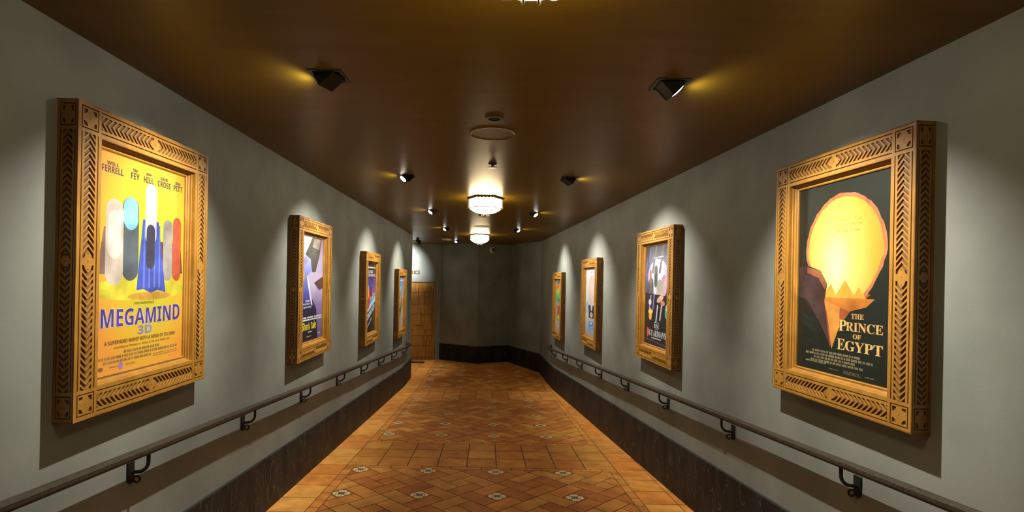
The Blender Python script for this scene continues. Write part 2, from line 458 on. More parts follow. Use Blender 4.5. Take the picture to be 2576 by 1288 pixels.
# ------------------------------------------------------------------ carved picture frame
FW, FH, FB, FD = .915, 1.25, .118, .080
def v_bar(b, L, wd, mp, hb, ht, pitch=.0262):
    """carved bar: length L (p), width wd (q). mp(p,q,h). raised pieces from hb to ht"""
    k = wd/.118
    def R(p0, q0, p1, q1): b.prism([(p0, q0), (p1, q0), (p1, q1), (p0, q1)], mp, hb, ht)
    f0, f1 = .0315*k, .0880*k
    R(-L/2, 0, L/2, .0160*k); R(-L/2, .0210*k, L/2, f0); R(-L/2, f1, L/2, .0990*k); R(-L/2, .1040*k, L/2, wd)
    md = .034
    fm = (f0+f1)/2; hw = (f1-f0)/2
    # medallion with scooped corners
    ms = min(.031, hw*1.05); c = ms*.45
    med = [(-ms, -c), (-c*1.1, -c*1.5), (-c, -hw), (c, -hw), (c*1.1, -c*1.5), (ms, -c), (ms, c), (c*1.1, c*1.5), (c, hw), (-c, hw), (-c*1.1, c*1.5), (-ms, c)]
    b.prism([(x, y+fm) for x, y in med], mp, hb, ht)
    b.prism([(.003*math.cos(2*math.pi*e/8), fm+.003*math.sin(2*math.pi*e/8)) for e in range(8)], mp, ht-.0002, ht+.0002, 1)
    rid = pitch*.36
    for sg in (-1, 1):
        n = int((L/2)/pitch)+3
        for i in range(-1, n):
            p0 = sg*(.006 + i*pitch)
            for (qa, qb) in ((f0, fm), (f1, fm)):
                # arm from the outer edge (qa) at p0 to the spine at p0+sg*hw
                arm = [(p0, qa), (p0+sg*rid, qa), (p0+sg*(rid+hw), qb), (p0+sg*hw, qb)]
                lo, hi = (md*.85, L/2-.002) if sg > 0 else (-L/2+.002, -md*.85)
                pc = clip_rect(arm, lo, -1, hi, 1)
                if pc and parea(pc) > 4e-6: b.prism(pc, mp, hb, ht)
        # border blocks at the bar ends
def corner(b, wd, wq, mp, hb, ht):
    """corner block wd x wq"""
    kx, ky = wd/.118, wq/.118
    def R(p0, q0, p1, q1): b.prism([(p0*kx, q0*ky), (p1*kx, q0*ky), (p1*kx, q1*ky), (p0*kx, q1*ky)], mp, hb, ht)
    o, g, e = .0160, .0210, .118
    R(0, 0, e, o); R(0, e-.014, e, e); R(0, o, o, e-.014); R(e-.014, o, e, e-.014)
    i0, i1 = g, e-.019; s = i1-i0; t = .006
    R(i0, i0, i1, i0+t); R(i0, i1-t, i1, i1); R(i0, i0+t, i0+t, i1-t); R(i1-t, i0+t, i1, i1-t)
    # quatrefoil heart inside, leaving four sunk corners
    a0, a1 = i0+t, i1-t; m_ = (a0+a1)/2; h = (a1-a0)/2; c = h*.30
    rq = h*.60; pl = []
    for (ox, oy, th0) in ((a0, a0, math.pi/2), (a1, a0, math.pi), (a1, a1, math.pi*1.5), (a0, a1, 0)):
        for q in range(6):
            th = th0 - math.pi/2*q/5; pl.append((ox+rq*math.cos(th), oy+rq*math.sin(th)))
    b.prism([(x*kx, y*ky) for x, y in pl], mp, hb, ht)
    b.prism([((m_+.003*math.cos(2*math.pi*q/8))*kx, (m_+.003*math.sin(2*math.pi*q/8))*ky) for q in range(8)], mp, ht-.0002, ht+.0002, 1)

def make_frame_mesh(parent):
    b = MB()
    # local: x along wall, z up (0 at the frame's foot), -y out of the wall
    hx, H = FW/2, FH; DB = .0055
    def P(x, z, d): return Vector((x, -d, z))
    e = .004
    # ground slab (four bars) slightly smaller than the outline
    for (x0, z0, x1, z1) in ((-hx+e, e, -hx+FB, H-e), (hx-FB, e, hx-e, H-e), (-hx+FB, e, hx-FB, FB), (-hx+FB, H-FB, hx-FB, H-e)):
        b.prism([(x0, z0), (x1, z0), (x1, z1), (x0, z1)], P, 0, FD-DB, 1, 0, True)
    # front bars: q=0 at the outer edge
    Lv, Lh = H-2*FB, FW-2*FB
    hb, ht = FD-DB-.0005, FD
    v_bar(b, Lv, FB, lambda p, q, h: P(-hx+q, H/2+p, h), hb, ht)
    v_bar(b, Lv, FB, lambda p, q, h: P(hx-q, H/2+p, h), hb, ht)
    v_bar(b, Lh, FB, lambda p, q, h: P(p, q, h), hb, ht)
    v_bar(b, Lh, FB, lambda p, q, h: P(p, H-q, h), hb, ht)
    for sx in (-1, 1):
        for top_ in (0, 1):
            corner(b, FB, FB, (lambda sx, top_: lambda p, q, h: P(sx*(hx-p), (H-q if top_ else q), h))(sx, top_), hb, ht)
    # the four outer side faces, carved the same way
    hb2, ht2 = -e-.0005, 0.0
    for sx in (-1, 1):
        v_bar(b, Lv, FD, (lambda sx: lambda p, q, h: Vector((sx*(hx+h), -(FD-q), H/2+p)))(sx), hb2, ht2)
        for top_ in (0, 1):
            corner(b, FB, FD, (lambda sx, top_: lambda p, q, h: Vector((sx*(hx+h), -(FD-q), (H-p if top_ else p))))(sx, top_), hb2, ht2)
    for top_ in (0, 1):
        v_bar(b, Lh, FD, (lambda t_: lambda p, q, h: Vector((p, -(FD-q), (H+h if t_ else -h))))(top_), hb2, ht2)
        for sx in (-1, 1):
            corner(b, FB, FD, (lambda sx, t_: lambda p, q, h: Vector((sx*(hx-p), -(FD-q), (H+h if t_ else -h))))(sx, top_), hb2, ht2)
    return b.build('frame', [M_FRAME, M_FRAMED], parent)
def make_moulding(parent):
    b = MB(); hx, H = FW/2-FB, FH
    prof = [(-.001, FD-.001), (.004, FD-.001), (.004, .062), (.010, .060), (.010, .052), (.017, .048), (.017, .044), (.026, .047), (.030, .044), (.030, .034)]
    rings = []
    for i, d in prof:
        k = len(b.v); b.v += [(-hx+i, -d, FB+i), (hx-i, -d, FB+i), (hx-i, -d, H-FB-i), (-hx+i, -d, H-FB-i)]; rings.append(k)
    for a, c in zip(rings, rings[1:]):
        for j in range(4):
            b.f.append([a+j, a+(j+1) % 4, c+(j+1) % 4, c+j]); b.m.append(0); b.a.append(0)
    return b.build('inner_moulding', M_FRAME, parent)

# ------------------------------------------------------------------ posters
PW, PH, PD = FW-2*FB-.050, FH-2*FB-.050, .036
_pm = {}
def pmat(c, e=None):
    key = (tuple(round(x, 3) for x in c), e)
    if key not in _pm:
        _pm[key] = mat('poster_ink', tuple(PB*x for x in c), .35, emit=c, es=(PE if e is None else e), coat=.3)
        m = _pm[key]; t = m.node_tree; b = t.nodes['Principled BSDF']
        tc = t.nodes.new('ShaderNodeTexCoord'); n = t.nodes.new('ShaderNodeTexNoise'); n.inputs['Scale'].default_value = 9; n.inputs['Detail'].default_value = 4
        t.links.new(tc.outputs['Object'], n.inputs['Vector'])
        r = ramp(m, [(.3, tuple(.62*x for x in c)), (.68, tuple(min(1, 1.28*x+.01) for x in c))]); t.links.new(n.outputs['Fac'], r.inputs[0])
        t.links.new(r.outputs[0], b.inputs['Emission Color'])
        vm = t.nodes.new('ShaderNodeVectorMath'); vm.operation = 'SCALE'; vm.inputs['Scale'].default_value = PB
        t.links.new(r.outputs[0], vm.inputs[0]); t.links.new(vm.outputs[0], b.inputs['Base Color'])
    return _pm[key]
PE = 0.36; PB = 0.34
def grad_mat(name, stops, kind='LINEAR', centre=(.5, .5), sc=(1, 1), e=None, noise=0.0):
    m = mat(name, stops[0][1], .35, coat=.3); t = m.node_tree; L = t.links; b = t.nodes['Principled BSDF']
    tc = t.nodes.new('ShaderNodeTexCoord'); mp = t.nodes.new('ShaderNodeMapping')
    sx, sz = sc
    if kind == 'LINEAR':
        mp.inputs['Rotation'].default_value = (0, math.pi/2, 0)   # z -> x
    else:
        mp.inputs['Location'].default_value = (-centre[0]*sx, 0, -centre[1]*sz); mp.inputs['Scale'].default_value = (sx, 0, sz)
    src = tc.outputs['Generated']
    L.new(src, mp.inputs['Vector'])
    if kind == 'LINEAR':
        sp = t.nodes.new('ShaderNodeSeparateXYZ'); L.new(src, sp.inputs[0]); fac = sp.outputs['Z']
    else:
        ln = t.nodes.new('ShaderNodeVectorMath'); ln.operation = 'LENGTH'; L.new(mp.outputs[0], ln.inputs[0]); fac = ln.outputs['Value']
    if noise:
        n = t.nodes.new('ShaderNodeTexNoise'); n.inputs['Scale'].default_value = 6; n.inputs['Detail'].default_value = 5; L.new(src, n.inputs['Vector'])
        ma = t.nodes.new('ShaderNodeMath'); ma.operation = 'MULTIPLY_ADD'; ma.inputs[1].default_value = noise; ma.inputs[2].default_value = -noise/2
        L.new(n.outputs['Fac'], ma.inputs[0]); ad = t.nodes.new('ShaderNodeMath'); L.new(ma.outputs[0], ad.inputs[0]); L.new(fac, ad.inputs[1]); fac = ad.outputs[0]
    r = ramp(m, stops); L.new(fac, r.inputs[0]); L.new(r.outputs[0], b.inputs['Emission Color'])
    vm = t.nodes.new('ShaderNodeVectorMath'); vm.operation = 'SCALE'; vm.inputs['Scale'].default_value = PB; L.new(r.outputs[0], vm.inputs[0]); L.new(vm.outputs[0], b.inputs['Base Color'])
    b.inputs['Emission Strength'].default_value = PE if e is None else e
    return m

SERIF = {}
for i_, ch_ in enumerate('ABCDEFGHIJKLMNOPQRSTUVWXYZ'): SERIF[ch_] = chr(0x1D400+i_)
for i_, ch_ in enumerate('abcdefghijklmnopqrstuvwxyz'): SERIF[ch_] = chr(0x1D41A+i_)
SANSB = {}
for i_, ch_ in enumerate('ABCDEFGHIJKLMNOPQRSTUVWXYZ'): SANSB[ch_] = chr(0x1D5D4+i_)
for i_, ch_ in enumerate('abcdefghijklmnopqrstuvwxyz'): SANSB[ch_] = chr(0x1D5EE+i_)
for i_, ch_ in enumerate('0123456789'): SANSB[ch_] = chr(0x1D7EC+i_)
def serif(s): return ''.join(SERIF.get(c, c) for c in s)
def text_polys(s, bold=0.0, shear=0.0):
    cu = D.curves.new('txt', 'FONT'); cu.body = s; cu.size = 1; cu.offset = bold; cu.shear = shear; cu.resolution_u = 3
    cu.fill_mode = 'BOTH'
    o = D.objects.new('txt', cu); COL.objects.link(o)
    dg = bpy.context.evaluated_depsgraph_get(); dg.update()
    me = D.meshes.new_from_object(o.evaluated_get(dg))
    vs = [v.co.copy() for v in me.vertices]; fs = [list(p.vertices) for p in me.polygons]
    D.objects.remove(o); D.curves.remove(cu); D.meshes.remove(me)
    return vs, fs
class Poster:
    """flat sheet; coordinates 0..1 from the lower left as one looks at it"""
    def __init__(s, bg): s.b = MB(); s.mats = [bg]; s.L = 0; s.texts = []
        # ground
    def pt(s, u, v, l): return Vector((-PW/2+PW*u, -PD-.00004*l, FH/2-PH/2+PH*v))
    def ground(s): s.b.face([s.pt(0, 0, 0), s.pt(1, 0, 0), s.pt(1, 1, 0), s.pt(0, 1, 0)])
    def _m(s, c):
        m = c if isinstance(c, bpy.types.Material) else pmat(c)
        if m not in s.mats: s.mats.append(m)
        return s.mats.index(m)
    def poly(s, pts, c):
        s.L += 1; pts = clip_rect_any(pts)
        if len(pts) < 3: return
        s.b.face([s.pt(u, v, s.L) for u, v in pts], s._m(c))
    def ell(s, cx, cy, rx, ry, c, n=36, rough=0.0, seed=0, rot=0.0):
        r = random.Random(seed); P_ = []
        for k in range(n):
            th = 2*math.pi*k/n; q = 1+rough*(r.random()-.5)
            x, y = rx*q*math.cos(th), ry*q*math.sin(th)
            P_.append((cx+x*math.cos(rot)-y*math.sin(rot)*PH/PW, cy+x*math.sin(rot)*PW/PH+y*math.cos(rot)))
        s.poly(P_, c)
    def pill(s, cx, y0, y1, w_, c):
        r = w_/2; ry = r*PW/PH; P_ = []
        for k in range(13):
            th = math.pi*k/12; P_.append((cx+r*math.cos(th), y1-ry+ry*math.sin(th)))
        for k in range(13):
            th = math.pi+math.pi*k/12; P_.append((cx+r*math.cos(th), y0+ry+ry*math.sin(th)))
        s.poly(P_, c)
    def text(s, txt, u0, v0, u1, v1, c, bold=0.0, shear=0.0, rot=0.0, arch=0.0):
        if bold: txt = ''.join(SANSB.get(q, q) for q in txt); bold = 0.0
        vs, fs = text_polys(txt, bold, shear)
        if not vs: return
        m = pmat(c)
        x0 = min(v.x for v in vs); x1 = max(v.x for v in vs); y0 = min(v.y for v in vs); y1 = max(v.y for v in vs)
        s.t = MB(); s.texts.append((s.t, m)); mi = 0
        n = 0; l = s.L+3+len(s.texts)
        cu, cv = (u0+u1)/2, (v0+v1)/2
        for v in vs:
            a = (v.x-x0)/(x1-x0); h = (v.y-y0)/(y1-y0 or 1)
            u, w2 = u0+(u1-u0)*a, v0+(v1-v0)*h*(1+arch*(2*a-1)**2)
            if rot:
                dx, dy = (u-cu)*PW, (w2-cv)*PH
                u = cu+(dx*math.cos(rot)-dy*math.sin(rot))/PW; w2 = cv+(dx*math.sin(rot)+dy*math.cos(rot))/PH
            s.t.v.append(tuple(s.pt(u, w2, l)))
        for f in fs: s.t.f.append([n+q for q in f]); s.t.m.append(mi); s.t.a.append(0)
    def bars(s, rows, c, seed=1):
        """lines of fine print too small to read: word-sized dashes"""
        r = random.Random(seed)
        for (u0, u1, v, h) in rows:
            u = u0
            while u < u1-.01:
                w_ = min(.015+.05*r.random(), u1-u); s.L += 0
                s.b.face([s.pt(u, v, s.L+1), s.pt(u+w_, v, s.L+1), s.pt(u+w_, v+h, s.L+1), s.pt(u, v+h, s.L+1)], s._m(c)); u += w_+.008
    def build(s, parent):
        p = s.b.build('poster', s.mats, parent, fixn=False)
        for t_, m_ in s.texts: t_.build('lettering', [m_], p, fixn=False)
        return p
def clip_rect_any(pts):
    return clip_rect(list(pts), 0, 0, 1, 1)

def art_yellow():
    p = Poster(grad_mat('poster_yellow', [(0, (.72, .82, .26)), (.12, (.55, .64, .03)), (.28, (.68, .60, .03)), (.46, (.86, .52, .04)), (.64, (.92, .36, .05))], 'R', (.58, .60), (1.0, .95), e=.42, noise=.05))
    p.ground()
    p.ell(.5, .38, .55, .055, (.80, .70, .05)); p.ell(.58, .345, .25, .02, (.80, .42, .05))
    # plain upright colour columns in place of the printed artwork
    def col_(n_, c0, c1): return grad_mat(n_, [(0, c0), (.5, c0), (1, c1)], e=None, noise=.3)
    p.poly([(.03, .45), (.09, .66), (.33, .68), (.42, .45)], (.28, .16, .12))
    p.pill(.35, .42, .815, .17, (.10, .13, .15)); p.pill(.35, .66, .815, .15, (.25, .60, .74))
    p.pill(.19, .40, .79, .17, (.66, .55, .45)); p.pill(.19, .52, .74, .12, (.85, .77, .66))
    p.poly([(.62, .46), (.98, .46), (.95, .62), (.66, .62)], (.16, .05, .04))
    p.pill(.78, .42, .74, .12, (.42, .38, .34)); p.pill(.90, .42, .76, .11, (.62, .11, .05))
    p.poly([(.42, .375), (.48, .72), (.66, .72), (.76, .36), (.66, .375), (.58, .36), (.50, .38)], (.06, .10, .55))
    for q in (.50, .56, .62, .68): p.poly([(q-.012, .385), (q-.03+.05*(.6-q)+.02, .70), (q+.0, .70), (q+.012, .385)], (.14, .22, .74))
    p.pill(.57, .60, .905, .13, (.70, .72, .88)); p.pill(.57, .48, .70, .10, (.045, .045, .09))
    nm = (.10, .04, .08)
    for a, b_, u0, u1, v0, dv in (('WILL', 'FERRELL', .062, .265, .905, 0), ('TINA', 'FEY', .34, .43, .905, 0), ('JONAH', 'HILL', .48, .59, .905, 0), ('DAVID', 'CROSS', .64, .80, .905, 0), ('BRAD', 'PITT', .84, .96, .905, 0)):
        w_ = u1-u0; p.text(b_, u0, v0-.003, u1, v0+.027, nm, .03); p.text(a, u0+w_*.22, v0+.031, u1-w_*.22, v0+.047, nm, .02)
    pur = (.10, .04, .30)
    [p.text('MEGAMIND', .074+dx, .21+dy, .951+dx, .289+dy, (.66, .66, .62), .026, arch=.10) for dx, dy in ((-.006, -.003), (.006, .003))]; p.text('MEGAMIND', .074, .21, .951, .289, pur, .018, arch=.10)
    p.text('DREAMWORKS', .40, .308, .62, .320, (.30, .22, .04), .01)
    p.text('3D', .44, .162, .60, .203, (.25, .28, .72), .02)
    p.text('A SUPERHERO MOVIE WITH A MIND OF ITS OWN', .11, .132, .89, .150, (.20, .06, .03), .015)
    p.text('Coming to Theatres, REAL D 3D and IMAX 3D', .20, .108, .82, .122, (.34, .12, .03), .004)
    p.bars([(.30, .70, .085, .013), (.06, .94, .066, .013), (.10, .60, .047, .012), (.62, .92, .050, .004), (.62, .92, .040, .004), (.16, .24, .028, .006), (.32, .42, .026, .008)], (.42, .22, .05))
    p.ell(.08, .030, .022, .010, (.25, .12, .05)); p.ell(.27, .030, .022, .018, (.45, .25, .50))
    return p
def art_black_gold():
    p = Poster(grad_mat('poster_black', [(0, (.012, .018, .012)), (1, (.02, .026, .018))]))
    p.ground()
    r = random.Random(5)
    def blob(k, off=0.0, seed=5):
        r = random.Random(seed); P_ = []
        for i in range(72):
            th = 2*math.pi*i/72; q = k*(1+.022*(r.random()-.5))
            x = .42*math.cos(th); y = .30*math.sin(th)
            if math.sin(th) < 0: x *= 1-.25*abs(math.sin(th))
            P_.append((.52+x*q, .63+off+y*q))
        return P_
    p.poly([(.20, .50), (.80, .42), (.60, .33), (.46, .22), (.40, .145), (.33, .24), (.20, .38), (.05, .44)], (.42, .10, .03))
    p.poly(blob(1.0), (.62, .22, .08))
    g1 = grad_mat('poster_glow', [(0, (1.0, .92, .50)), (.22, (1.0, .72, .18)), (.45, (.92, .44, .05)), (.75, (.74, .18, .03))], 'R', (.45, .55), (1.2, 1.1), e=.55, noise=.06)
    p.poly(blob(.93, 0, 6), g1)
    p.poly([(.30, .40), (.40, .47), (.47, .40)], (.85, .48, .05)); p.poly([(.44, .40), (.55, .49), (.66, .40)], (.88, .45, .05)); p.poly([(.62, .40), (.69, .455), (.76, .40)], (.85, .42, .05))
    p.poly([(.12, .40), (.84, .40), (.76, .36), (.60, .335), (.20, .33)], (.72, .24, .03))
    p.poly([(.02, .56), (.12, .57), (.28, .54), (.36, .47), (.33, .38), (.40, .15), (.30, .25), (.12, .38), (.02, .40)], (.07, .035, .03))
    p.poly([(.12, .56), (.28, .54), (.36, .47), (.33, .44), (.26, .50), (.12, .53)], (.40, .13, .06))
    p.poly([(.34, .38), (.60, .335), (.49, .24), (.42, .135), (.39, .24)], (.95, .34, .05)); p.poly([(.50, .352), (.60, .335), (.50, .25)], (.5, .12, .03))
    gd = (.95, .58, .18); gs = (.45, .10, .02)
    for dx, c in ((.004, gs), (0, gd)):
        p.text(serif('THE'), .62+dx, .300, .74+dx, .325, c, .0)
        p.text(serif('P'), .495+dx, .235, .575+dx, .290, c, .0); p.text(serif('RINCE'), .57+dx, .238, .915+dx, .283, c, .0)
        p.text(serif('OF'), .64+dx, .203, .72+dx, .226, c, .0)
        p.text(serif('E'), .48+dx, .140, .56+dx, .195, c, .0); p.text(serif('GYPT'), .565+dx, .140, .915+dx, .190, c, .0)
    tc = (.86, .60, .08)
    p.text(serif('The Power Is Real'), .42, .785, .70, .802, tc); p.text(serif('The Story Is Forever'), .40, .757, .72, .774, tc); p.text(serif('The Time Is Now'), .43, .729, .69, .746, tc)
    p.bars([(.20, .72, .107, .012), (.12, .84, .090, .012), (.22, .68, .073, .012), (.18, .74, .056, .012), (.12, .36, .048, .009), (.40, .50, .030, .004), (.55, .72, .035, .003), (.55, .72, .029, .003), (.55, .72, .023, .003), (.76, .86, .028, .005)], (.22, .18, .09))
    return p
def art_violet():
    p = Poster(grad_mat('poster_violet', [(0, (.018, .016, .022)), (.32, (.03, .022, .06)), (.45, (.10, .10, .50)), (.62, (.25, .30, .80)), (.85, (.60, .70, .98)), (1, (.75, .82, 1.0))]))
    p.ground()
    vg = grad_mat('poster_mauve', [(0, (.13, .09, .20)), (.35, (.28, .20, .42)), (.55, (.66, .58, .80)), (.8, (.50, .42, .68)), (1, (.30, .25, .40))], noise=.15)
    p.poly([(.30, .62), (.46, .66), (.60, .96), (.72, 1), (1, 1), (1, 0), (.80, 0), (.72, .30), (.50, .42), (.40, .52)], vg)
    p.poly([(.28, .63), (.36, .60), (.44, .50), (.55, .34), (.50, .34), (.40, .46)], (.85, .80, .95))
    p.poly([(.22, .82), (.52, 1.0), (.92, 1.0), (.84, .84), (.66, .66), (.50, .66), (.44, .78)], (.13, .125, .11))
    p.poly([(.50, .90), (.60, .985), (.86, .985), (.80, .88)], (.42, .38, .30))
    p.ell(.24, .76, .07, .04, (.45, .35, .60)); p.pill(.12, .56, .68, .16, (.92, .42, .12)); p.pill(.12, .44, .58, .09, (.14, .10, .35)); p.ell(.07, .47, .09, .03, (.45, .65, .08), rot=.6)
    p.poly([(.60, .555), (1, .62), (1, .50), (.84, .48)], (.10, .05, .05))
    p.text('Behind', .26, .375, .42, .400, (.80, .82, .95), .01); p.text('every little lie', .14, .345, .46, .368, (.80, .82, .95), .01); p.text('is a great white', .08, .315, .50, .338, (.80, .82, .95), .01)
    p.bars([(.06, .30, .222, .014), (.34, .58, .222, .014), (.62, .96, .222, .014), (.02, .98, .200, .014)], (.88, .86, .78), 4)
    p.text('Shark Tale', .142, .110, .718, .180, (.55, .30, .02), .03, arch=.15); p.text('Shark Tale', .15, .115, .71, .182, (.98, .72, .03), .02, arch=.15)
    p.bars([(.38, .56, .085, .010), (.32, .52, .045, .006), (.80, .92, .050, .012)], (.60, .50, .25), 2)
    return p
def art_blue_streak():
    p = Poster(grad_mat('poster_night', [(0, (.016, .013, .012)), (.30, (.03, .03, .04)), (.42, (.10, .30, .62)), (.55, (.20, .42, .85)), (.66, (.10, .09, .42)), (.80, (.05, .03, .14)), (.9, (.02, .015, .02)), (1, (.015, .012, .012))], noise=.08))
    p.ground()
    p.poly([(0, .24), (0, .30), (1, .52), (1, .44)], (.45, .72, .92)); p.poly([(0, .20), (0, .24), (1, .44), (1, .40)], (.04, .05, .07))
    p.pill(.28, .34, .62, .34, (.72, .05, .04)); p.pill(.24, .48, .64, .26, (.92, .38, .08)); p.pill(.20, .60, .69, .24, (.95, .62, .42)); p.pill(.66, .48, .58, .26, (.90, .42, .10)); p.pill(.55, .56, .61, .3, (.35, .06, .16)); p.pill(.84, .58, .63, .2, (.30, .10, .38))
    p.text("HE'S FAST", .12, .855, .72, .895, (.85, .84, .80), .02); p.text("THEY'RE FURIOUS", .04, .805, .92, .845, (.85, .84, .80), .02)
    p.bars([(.06, .94, .925, .022)], (.80, .78, .72), 3)
    for q in range(5):
        u = .05+.165*q; v = .13+.040*q
        p.poly([(u, v), (u+.14, v+.028), (u+.16, v+.115), (u+.02, v+.088)], (.62, .64, .64)); p.poly([(u+.05, v+.03), (u+.10, v+.04), (u+.105, v+.08), (u+.055, v+.07)], (.06, .06, .06))
    for q in range(4):
        u = .26+.10*q; v = .075+.03*q
        p.poly([(u, v), (u+.08, v+.02), (u+.09, v+.05), (u+.01, v+.03)], (.60, .60, .58))
    return p
def art_sky():
    p = Poster(grad_mat('poster_sky', [(0, (.42, .34, .22)), (.30, (.50, .42, .30)), (.45, (.35, .26, .10)), (.62, (.45, .42, .30)), (.72, (.22, .36, .80)), (1, (.14, .26, .72))], noise=.12))
    p.ground()
    p.poly([(.06, .925), (.92, .925), (.92, .945), (.06, .945)], (.80, .85, .92))
    p.ell(.35, .77, .30, .05, (.42, .62, .05)); p.pill(.45, .60, .75, .40, (.42, .46, .48)); p.pill(.20, .48, .66, .28, (.70, .52, .06)); p.pill(.45, .50, .60, .28, (.80, .38, .20)); p.pill(.70, .40, .60, .34, (.30, .20, .10)); p.pill(.40, .30, .42, .44, (.10, .09, .06)); p.ell(.3, .43, .22, .02, (.75, .55, .38)); p.ell(.40, .27, .20, .06, (.22, .18, .13))
    p.bars([(.08, .90, .19, .012), (.12, .86, .165, .012), (.2, .7, .10, .03)], (.30, .24, .16), 8)
    return p
def art_night():
    p = Poster(grad_mat('poster_midnight', [(0, (.020, .020, .016)), (.3, (.014, .014, .020)), (.5, (.05, .06, .16)), (.75, (.20, .24, .62)), (.9, (.09, .09, .13)), (1, (.05, .05, .055))], noise=.2))
    p.ground()
    g = grad_mat('poster_halo', [(0, (1, .95, .9)), (.35, (.75, .70, .92)), (.7, (.28, .32, .78)), (1, (.12, .13, .35))], 'R', (.45, .66), (1.5, 1.6), noise=.15)
    p.ell(.52, .68, .40, .18, g, rough=.08)
    for u0 in (.2, .42, .70): p.poly([(u0, 1), (u0+.06, 1), (u0-.08, .72), (u0-.16, .72)], (.16, .15, .18))
    p.pill(.44, .58, .80, .13, (.08, .085, .09)); p.pill(.24, .46, .68, .22, (.10, .11, .10)); p.pill(.76, .50, .70, .18, (.66, .40, .48)); p.pill(.60, .38, .66, .26, (.48, .44, .38)); p.pill(.22, .62, .76, .08, (.45, .20, .14))
    p.poly([(.02, .52), (1, .50), (1, .22), (.02, .24)], (.012, .012, .018))
    for (u, v, w_, c) in ((.22, .40, .06, (.35, .40, .75)), (.36, .42, .05, (.30, .30, .62)), (.92, .44, .07, (.75, .80, .95)), (.66, .34, .06, (.80, .75, .72)), (.50, .31, .05, (.70, .72, .74))):
        p.poly([(u-w_, v-.08), (u-w_*.3, v-.08), (u+w_, v+.10), (u+w_*.2, v+.10)], c)
    p.ell(.62, .47, .13, .03, (.78, .42, .30), rot=.3); p.ell(.72, .43, .08, .025, (.62, .25, .16)); p.ell(.22, .43, .06, .03, (.85, .86, .86))
    p.pill(.24, .25, .37, .13, (.92, .42, .05)); p.ell(.24, .335, .10, .02, (.98, .62, .12)); p.pill(.86, .29, .40, .10, (.10, .38, .22)); p.pill(.86, .36, .42, .05, (.55, .88, .60))
    p.bars([(.36, .50, .865, .014), (.53, .72, .872, .014)], (.55, .50, .44), 5)
    p.bars([(.40, .60, .232, .006)], (.5, .5, .5), 6)
    p.text(serif('RISE'), .40, .180, .60, .222, (.62, .60, .58)); p.text(serif('OF THE'), .43, .163, .57, .174, (.5, .48, .46)); p.text(serif('GUARDIANS'), .20, .095, .86, .155, (.70, .68, .66), arch=.0)
    p.ell(.15, .13, .05, .05, (.62, .08, .10), rough=.5, n=14); p.ell(.90, .10, .05, .055, (.62, .08, .10), rough=.5, n=14)
    p.bars([(.30, .68, .070, .014)], (.50, .48, .42), 7)
    p.poly([(.05, .05), (.95, .02), (.95, .035), (.05, .062)], (.08, .08, .13))
    return p
def art_white():
    p = Poster(grad_mat('poster_pale', [(0, (.34, .34, .38)), (.2, (.50, .50, .52)), (.36, (.72, .70, .66)), (.42, (.50, .74, .82)), (.6, (.82, .90, .95)), (1, (.92, .95, .96))], noise=.04))
    p.ground()
    p.ell(.16, .42, .16, .09, (.35, .62, .72)); p.ell(.88, .42, .14, .09, (.20, .62, .68))
    g = grad_mat('poster_peach', [(.3, (.72, .35, .28)), (.5, (.86, .60, .50)), (.75, (.92, .76, .66)), (.95, (.78, .58, .42))])
    p.pill(.56, .44, .91, .62, g)
    p.poly([(.28, .46), (.84, .46), (.80, .27), (.32, .27)], (.045, .045, .05)); p.poly([(.48, .46), (.64, .46), (.60, .38), (.52, .38)], (.75, .75, .78)); p.ell(.56, .32, .12, .04, (.80, .52, .44))
    p.text('BORN LEADER', .36, .938, .86, .960, (.25, .38, .72), .01)
    p.bars([(.34, .76, .245, .008)], (.45, .40, .40), 3)
    p.poly([(.34, .09), (.72, .10), (.72, .225), (.34, .215)], (.10, .26, .62)); p.poly([(.44, .18), (.60, .18), (.60, .21), (.44, .21)], (.75, .80, .9)); p.bars([(.38, .68, .13, .012), (.38, .68, .105, .010)], (.45, .58, .85), 2)
    return p
def art_green():
    p = Poster(grad_mat('poster_green', [(0, (.42, .30, .26)), (.16, (.40, .34, .28)), (.26, (.42, .32, .10)), (.40, (.36, .16, .10)), (.52, (.40, .38, .16)), (.62, (.08, .36, .26)), (.78, (.30, .55, .08)), (.86, (.85, .30, .10)), (1, (.10, .46, .26))], noise=.07))
    p.ground()
    p.ell(.55, .94, .36, .035, (.02, .24, .12)); p.poly([(0, .80), (.4, .84), (.75, .90), (1, .92), (1, .97), (.5, .94), (0, .86)], (.82, .20, .06)); p.ell(.65, .73, .40, .085, (.36, .62, .06)); p.ell(.3, .70, .22, .05, (.14, .48, .16)); p.ell(.55, .60, .34, .035, (.04, .34, .22))
    p.pill(.55, .32, .50, .46, (.55, .08, .07)); p.pill(.25, .34, .46, .22, (.55, .42, .30)); p.pill(.78, .34, .45, .2, (.14, .08, .07)); p.poly([(.34, .24), (.66, .24), (.56, .30), (.44, .30)], (.65, .60, .06))
    p.ell(.5, .13, .42, .06, (.55, .45, .42), rough=.3); p.bars([(.15, .85, .10, .015), (.15, .85, .14, .015)], (.30, .16, .14), 9)
    return p

